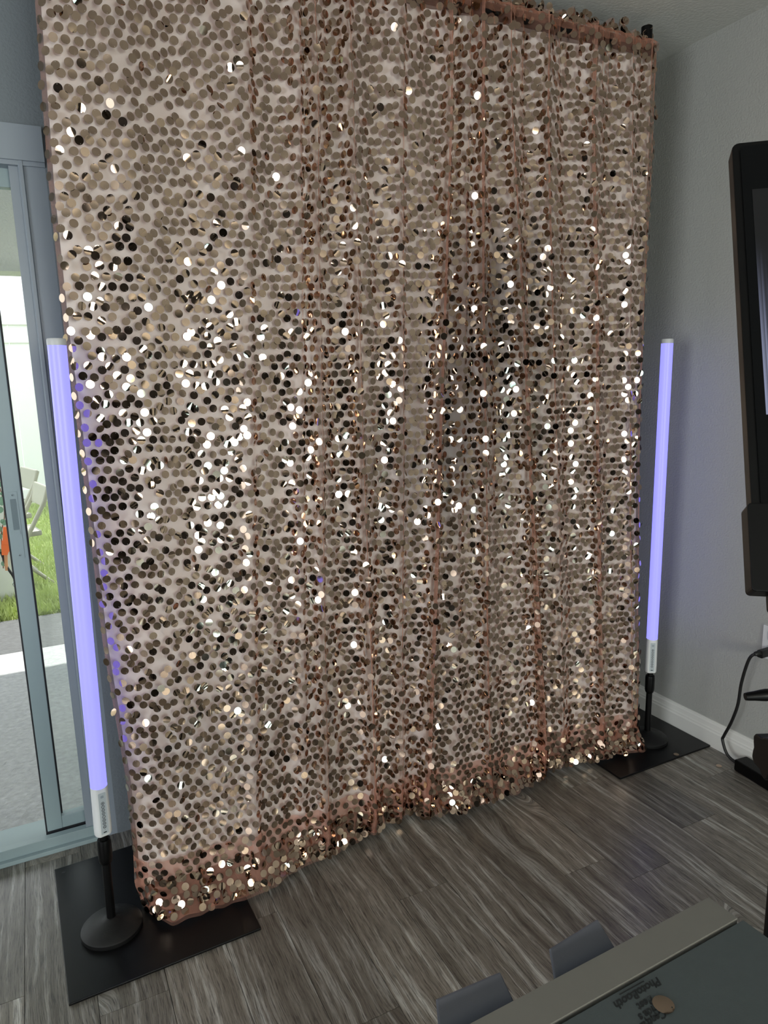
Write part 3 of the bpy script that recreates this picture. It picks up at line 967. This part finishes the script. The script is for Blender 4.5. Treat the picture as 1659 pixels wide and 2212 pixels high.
# ================================================================== LIGHT STICKS
def light_stick(x, y, face, leanx, label, zb=0.0076):
    """floor-standing light tube; face = direction (radians) the control panel looks at"""
    t = thing('light_stick', label, 'lamp', (x, y, zb), 'glowing light sticks beside the backdrop')
    ly = Matrix.Translation((x, y, zb)) @ Matrix.Rotation(leanx, 4, 'Y') @ Matrix.Rotation(face, 4, 'Z')
    flat = Matrix.Translation((x, y, zb))
    MB().lathe([(0.080, 0.0), (0.081, 0.004), (0.081, 0.012), (0.077, 0.016), (0.05, 0.026), (0.026, 0.033), (0.016, 0.038), (0.013, 0.040)], 56, mtx=flat).build('base', M_blackrough, t, smooth=True)
    MB().lathe([(0.0118, 0.036), (0.0118, 0.215)], 24, mtx=ly).build('pole', M_black, t, smooth=True)
    MB().lathe([(0.0125, 0.205), (0.0165, 0.211), (0.0185, 0.222), (0.0185, 0.268), (0.0175, 0.276), (0.0168, 0.279)], 28, mtx=ly).build('collar', M_black, t, smooth=True)
    MB().lathe([(0.0112, 0.27), (0.0112, 0.300)], 22, mtx=ly).build('neck', M_black, t, smooth=True)
    # handle: D-shaped white grip with a flat front (+x local = front)
    def dsec(r, flatx, n=36):
        o = []
        for k in range(n):
            a = 2 * math.pi * k / n
            o.append((min(r * math.cos(a), flatx), r * math.sin(a)))
        return o
    hb = MB()
    secs = [(0.296, 0.0205, 0.0165), (0.300, 0.0225, 0.018), (0.318, 0.0228, 0.0182), (0.438, 0.0216, 0.0182)]
    v, f_ = [], []
    for z, r, fx in secs:
        v += [ly @ Vector((a, b, z)) for a, b in dsec(r, fx)]
    for i in range(len(secs) - 1):
        for k in range(36):
            f_.append((i * 36 + k, i * 36 + (k + 1) % 36, (i + 1) * 36 + (k + 1) % 36, (i + 1) * 36 + k))
    f_ += [tuple(reversed(range(36))), tuple(range(108, 144))]
    hb.add(v, f_)
    hd_ = hb.build('handle', M_white, t, smooth=True)
    fx = 0.0183
    def front(outline, d0, d1):
        b = MB().prism(outline, 'x', d0, d1)
        b.v = [tuple(ly @ Vector(p)) for p in b.v]
        return b
    front(rounded(-0.0098, 0.0098, 0.304, 0.424, 0.002, 2), fx - 0.001, fx + 0.0003).build('control_panel', M_panel, hd_)
    front(rounded(-0.004, 0.004, 0.409, 0.416, 0.001, 2), fx, fx + 0.0005).build('sensor_window', mat('sensor_grey', srgb(140, 150, 160), 0.3), hd_)
    for k in range(8):
        zc = 0.3935 - k * 0.00985
        b = MB()
        # ring
        nseg = 18
        vv, ff = [], []
        for j in range(nseg):
            a = 2 * math.pi * j / nseg
            for rr in (0.0044, 0.0033):
                for dx in (fx + 0.0002, fx + 0.0007):
                    vv.append(ly @ Vector((dx, rr * math.cos(a), zc + rr * math.sin(a))))
        for j in range(nseg):
            o0, o1 = j * 4, ((j + 1) % nseg) * 4
            ff += [(o0 + 1, o1 + 1, o1 + 3, o0 + 3), (o0, o1, o1 + 1, o0 + 1), (o0 + 2, o0 + 3, o1 + 3, o1 + 2)]
        b.add(vv, ff)
        def bit(y0, y1, z0, z1):
            b.box(fx + 0.0002, fx + 0.0006, y0, y1, zc + z0, zc + z1, ly)
        if k == 0:
            bit(-0.0018, 0.0018, -0.0006, 0.0006); bit(-0.0006, 0.0006, -0.0018, 0.0018)
        elif k == 1:
            bit(-0.0018, 0.0018, -0.0005, 0.0005)
        elif k == 2:
            bit(-0.0019, -0.0003, -0.0008, 0.0008); bit(0.0003, 0.0019, -0.0008, 0.0008)
        elif k == 3:
            bit(-0.0006, 0.0006, -0.0019, 0.0010); bit(-0.0012, 0.0012, 0.0002, 0.0012)
        elif k == 4:
            bit(-0.0013, 0.0013, 0.0009, 0.0014); bit(-0.0013, 0.0013, -0.0014, -0.0009)
        elif k in (5, 6):
            bit(-0.0022, 0.0004 * (k - 4), -0.0006, 0.0006); bit(0.0002, 0.0022, -0.0009, 0.0009)
        else:
            bit(-0.0016, -0.0010, -0.0012, 0.0012); bit(0.0010, 0.0016, -0.0012, 0.0012); bit(-0.0016, 0.0016, -0.0016, -0.0010); bit(-0.0003, 0.0003, 0.0, 0.002)
        b.build('button', M_print, hd_)
    front(rounded(-0.0008, 0.0008, 0.3150, 0.3166, 0.0007, 2), fx, fx + 0.0005).build('indicator', M_print, hd_)
    front(rounded(-0.0044, 0.0044, 0.3075, 0.3105, 0.0012, 3), fx, fx + 0.0006).build('charging_port', M_gasket, hd_)
    MB().lathe([(0.0212, 0.437), (0.0217, 0.4385), (0.0212, 0.441), (0.0212, 1.590)], 40, mtx=ly).build('light_tube', M_lamp, t, smooth=True)
    MB().lathe([(0.0216, 1.588), (0.0220, 1.590), (0.0220, 1.601), (0.0205, 1.604)], 40, mtx=ly).build('end_cap', M_capp, t, smooth=True)
    return t


light_stick(0.050, 1.890, math.radians(-76), math.radians(0.85), 'lavender glowing light stick on a round black stand, left by the patio door')
light_stick(2.128, 1.925, math.radians(-122), math.radians(0.3), 'lavender glowing light stick on a round black stand, right by the grey wall')

# ================================================================== RIGHT WALL THINGS
ol = thing('wall_outlet', 'white outlet plate low on the grey wall', 'outlet', (XR, 1.55, 0.51))
MB().prism(rounded(1.517, 1.588, 0.447, 0.573, 0.004, 3), 'x', XR - 0.006, XR).build('cover_plate', M_white, ol, bevel=0.001)
for zc in (0.538, 0.482):
    MB().prism(rounded(1.536, 1.569, zc - 0.020, zc + 0.020, 0.009, 4), 'x', XR - 0.0075, XR - 0.005).build('socket', M_panel, ol)
pcord = thing('electric_cable', 'black power cord plugged into the wall outlet and drooping to the floor', 'cord', (2.27, 1.6, 0.01))
MB().prism(rounded(1.540, 1.565, 0.468, 0.496, 0.006, 4), 'x', 2.262, XR - 0.0078).build('plug', M_cord, pcord, bevel=0.002)
cp = smoothpath([(2.275, 1.553, 0.484), (2.245, 1.556, 0.486), (2.235, 1.574, 0.46), (2.24, 1.60, 0.36), (2.245, 1.612, 0.265), (2.25, 1.638, 0.18), (2.255, 1.668, 0.11), (2.255, 1.672, 0.088), (2.25, 1.645, 0.045), (2.252, 1.602, 0.026)])
rad = [0.0085 if i < 10 else 0.0056 for i in range(len(cp))]
MB().tube(cp, rad, 10).build('cord', M_cord, pcord, smooth=True)
mbk = Matrix.Translation((2.262, 1.515, 0.002)) @ Matrix.Rotation(math.radians(-6), 4, 'Z')
pbk = MB().box(-0.03, 0.03, -0.20, 0.09, 0.0, 0.044, mbk).build('power_brick', M_black, bevel=0.005)
tag(pbk, 'black power brick lying on the floor against the baseboard', 'power brick')

# ================================================================== PHOTO BOOTH KIOSK (right edge)
pbth = thing('photo_booth', 'black tilted touchscreen photo booth on a stand at the right edge', 'photo booth', (1.09, 0.66, 0))
wdir = Vector((math.cos(math.radians(41)), -math.sin(math.radians(41)), 0))
tl_ = Vector((0.932 * 1.2, 0.742 * 1.2, 1.5 + 0.313 * 1.2))               # top left edge of the body
bl_ = Vector((0.903 * 1.02, 0.649 * 1.02, 1.5 - 0.191 * 1.02))
upv = (tl_ - bl_).normalized()
upv = (upv - wdir * upv.dot(wdir)).normalized()
nrmv = upv.cross(wdir).normalized()                 # towards viewer
if nrmv.dot(-tl_) < 0:
    nrmv = -nrmv
KM = Matrix(((wdir.x, upv.x, nrmv.x, tl_.x), (wdir.y, upv.y, nrmv.y, tl_.y), (wdir.z, upv.z, nrmv.z, tl_.z), (0, 0, 0, 1)))


def kslab(outline, d0, d1):
    b = MB().prism(outline, 'z', d0, d1)
    b.v = [tuple(KM @ Vector(p)) for p in b.v]
    return b


KW, KH = 0.36, 0.74
kslab(rounded(0, KW, -KH, 0, 0.012, 4), -0.030, 0.0).build('body', M_black, pbth, bevel=0.002)
kslab(rounded(0.012, KW - 0.012, -KH + 0.012, -0.010, 0.008, 3), -0.001, 0.0025).build('bezel', mat('gloss_black_bezel', srgb(5, 6, 8), 0.2, spec=0.15), pbth)


def screen_mat():
    m = bpy.data.materials.new('booth_screen_stripes')
    m.use_nodes = True
    nt = m.node_tree
    p = nt.nodes['Principled BSDF']
    p.inputs['Base Color'].default_value = (0.004, 0.004, 0.006, 1)
    p.inputs['Roughness'].default_value = 0.12
    tc = N(nt, 'ShaderNodeTexCoord')
    sp = N(nt, 'ShaderNodeSeparateXYZ')
    nt.links.new(tc.outputs['Generated'], sp.inputs[0])
    cmb = N(nt, 'ShaderNodeCombineXYZ'); nt.links.new(sp.outputs['X'], cmb.inputs['X'])
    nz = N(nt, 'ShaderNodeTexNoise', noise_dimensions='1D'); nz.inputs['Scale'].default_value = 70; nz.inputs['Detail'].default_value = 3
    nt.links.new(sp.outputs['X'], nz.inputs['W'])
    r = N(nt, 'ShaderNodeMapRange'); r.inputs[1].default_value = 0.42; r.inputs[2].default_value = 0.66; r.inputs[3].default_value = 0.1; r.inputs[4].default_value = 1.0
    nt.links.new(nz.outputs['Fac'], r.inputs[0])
    # pale emissive stripes fade out upwards
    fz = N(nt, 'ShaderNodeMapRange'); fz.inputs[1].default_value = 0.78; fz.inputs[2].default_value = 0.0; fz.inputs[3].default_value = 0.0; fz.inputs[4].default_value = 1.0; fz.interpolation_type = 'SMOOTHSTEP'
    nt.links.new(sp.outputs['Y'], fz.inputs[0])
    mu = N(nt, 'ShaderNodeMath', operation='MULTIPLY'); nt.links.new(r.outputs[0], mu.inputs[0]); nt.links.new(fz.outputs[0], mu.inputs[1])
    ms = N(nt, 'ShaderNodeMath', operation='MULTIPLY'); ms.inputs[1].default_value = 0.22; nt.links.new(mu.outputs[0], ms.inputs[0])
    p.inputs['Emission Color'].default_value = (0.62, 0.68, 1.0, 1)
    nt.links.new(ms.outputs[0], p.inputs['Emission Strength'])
    return m


MB().box(0.026, KW - 0.026, -0.505, -0.10, 0.002, 0.0034).build('screen', screen_mat(), pbth).matrix_basis = KM
kslab(rounded(-0.008, 0.12, -0.775, -0.646, 0.006, 3), -0.028, 0.010).build('bracket', M_black, pbth, bevel=0.002)
kslab(rounded(0.018, 0.10, -0.80, -0.77, 0.006, 3), -0.024, 0.006).build('bracket', M_black, pbth)
PX, PY_ = 1.062, 0.655
MB().lathe([(0.022, 0.0), (0.022, 0.90), (0.018, 0.905), (0.018, 1.17)], 24, c=(PX, PY_, 0)).build('pole', M_black, pbth, smooth=True)
MB().lathe([(0.030, 0.84), (0.034, 0.845), (0.034, 0.93), (0.03, 0.94)], 24, c=(PX, PY_, 0)).build('collar', M_black, pbth, smooth=True)
side = Vector((-0.894, 0.446, 0)).normalized()      # screen-left seen from the room
c0 = Vector((PX, PY_, 0.968))
lev = smoothpath([c0, c0 + side * 0.03 + Vector((0, 0, 0.012)), c0 + side * 0.055 + Vector((0, 0, 0.012)), c0 + side * 0.088 + Vector((0, 0, 0.010))], 4)
rl = [0.0085 + 0.0015 * math.sin(i) for i in range(len(lev))]
rl[-1] = 0.006
MB().tube(lev, rl, 10).build('clamp_lever', M_black, pbth, smooth=True)
kc = Vector((PX, PY_, 0.872)) + side * 0.040
kb = []
for k in range(24):
    a = 2 * math.pi * k / 24
    rr = 0.034 * (1 + 0.14 * math.cos(a * 5))
    kb.append((rr * math.cos(a), rr * math.sin(a)))
km = Matrix.Translation(kc) @ side.to_track_quat('Z', 'Y').to_matrix().to_4x4()
b = MB().prism(kb, 'z', -0.012, 0.012); b.v = [tuple(km @ Vector(p)) for p in b.v]
b.build('clamp_knob', M_black, pbth, bevel=0.003)
MB().tube([Vector((PX, PY_, 0.872)), kc], 0.012, 10).build('knob_shaft', M_black, pbth)
for k in range(3):
    a = math.radians(-75 + 120 * k)
    MB().tube([(PX, PY_, 0.30), (PX + 0.10 * math.cos(a), PY_ + 0.10 * math.sin(a), 0.18), (PX + 0.34 * math.cos(a), PY_ + 0.34 * math.sin(a), 0.014)], 0.013, 10).build('leg', M_black, pbth)

# ================================================================== EQUIPMENT TABLE (bottom right)
M_grey = mat('warm_grey_laminate', srgb(112, 111, 106), 0.5, bump=(900, 0.05), vary=(30, 0.06))
M_dkgrey = mat('dark_slate_laminate', srgb(70, 78, 80), 0.6, bump=(900, 0.06), vary=(120, 0.10))
M_flap = mat('slate_grey_flap', srgb(72, 74, 84), 0.35)
TZ = 0.89
tb = thing('equipment_table', 'dark slate table with a grey front strip, two flaps and cursive lettering', 'table', (0.3, 0.25, 0))
tr_ = Matrix.Translation((0.652, 0.4875, 0)) @ Matrix.Rotation(math.radians(1.2), 4, 'Z')
MB().box(-0.75, 0.0, -0.0375, 0.0, TZ - 0.02, TZ, tr_).build('edge_strip', M_grey, tb, bevel=0.0004)
MB().box(-0.75, 0.0, -0.0425, -0.037, TZ - 0.02, TZ - 0.007, tr_).build('strip_gap', M_gasket, tb)
MB().box(-0.75, 0.004, -0.46, -0.0418, TZ - 0.022, TZ - 0.001, tr_).build('table_top', M_dkgrey, tb, bevel=0.0004)
for lx in (-0.70, -0.05):
    for ly_ in (-0.42, -0.06):
        MB().box(lx - 0.018, lx + 0.018, ly_ - 0.018, ly_ + 0.018, 0.0, TZ - 0.022, tr_).build('leg', M_black, tb)
MB().box(-0.72, -0.03, -0.44, -0.04, 0.22, 0.24, tr_).build('shelf', M_dkgrey, tb)


def ray(px_, py_):
    return R.T @ np.array([px_ - 829.5, py_ - 1106, F_PX])


def on_plane(px_, py_, p0, n):
    v = ray(px_, py_)
    t = np.dot(np.array(p0) - camp, n) / np.dot(v, n)
    return Vector(camp + v * t)


fn_ = np.array([0, -math.sin(math.radians(42)), math.cos(math.radians(42))])
for quad in (((1188, 2049), (1291, 1985), (1352, 2085), (1205, 2150)), ((943, 2158), (1081, 2099), (1135, 2215), (955, 2290))):
    cr = [on_plane(*q, (0.45, 0.50, 0.862), fn_) for q in quad]
    n_ = Vector(fn_)
    b = MB().add([c + n_ * 0.0 for c in cr] + [c - n_ * 0.004 for c in cr], [(0, 1, 2, 3), (7, 6, 5, 4), (0, 4, 5, 1), (1, 5, 6, 2), (2, 6, 7, 3), (3, 7, 4, 0)])
    b.build('flap', M_flap, tb, bevel=0.0016)

# lettering printed on the table, upside down from here
M_ink = mat('black_table_print', srgb(26, 30, 32), 0.55)


def lettering(text, cx, cy, size, parent, shear=0.35):
    cu = bpy.data.curves.new('lettering', 'FONT')
    cu.body = text
    cu.size = size
    cu.shear = shear
    cu.align_x = 'CENTER'
    cu.align_y = 'CENTER'
    cu.extrude = 0.00015
    cu.offset = 0.0003
    to = bpy.data.objects.new('lettering', cu)
    COL.objects.link(to)
    bpy.context.view_layer.update()
    me_ = bpy.data.meshes.new_from_object(to.evaluated_get(bpy.context.evaluated_depsgraph_get()))
    bpy.data.objects.remove(to)
    me_.transform(Matrix.Translation((cx, cy, TZ - 0.0007)) @ Matrix.Rotation(math.radians(181.2), 4, 'Z'))
    return mk('lettering', me_, M_ink, parent)


tp = lambda a, b_: on_plane(a, b_, (0, 0, TZ), np.array([0, 0, 1.0]))
for txt, pxy, sz in (('PhotoBooth', (1379, 2142), 0.0125), ('Best', (1396, 2164), 0.0115), ("Florida's", (1414, 2178), 0.0115), ('Central', (1413, 2200), 0.0105)):
    q = tp(*pxy)
    lettering(txt, q.x, q.y, sz, tb)
for pa_, pb_ in (((1338, 2147), (1391, 2118)), ((1345, 2154), (1396, 2125))):
    a_, b2 = tp(*pa_), tp(*pb_)
    d_ = (b2 - a_)
    L_ = d_.length
    mt_ = Matrix.Translation((a_.x, a_.y, TZ - 0.0008)) @ Matrix.Rotation(math.atan2(d_.y, d_.x), 4, 'Z')
    MB().box(0, L_, -0.0006, 0.0006, 0, 0.0003, mt_).build('printed_rule', M_ink, tb)
q = tp(1433, 2170)
loose_sequin((q.x, q.y, TZ + 0.0006), math.radians(215), 0.0, 'single rose gold sequin lying on the dark table beside the lettering')
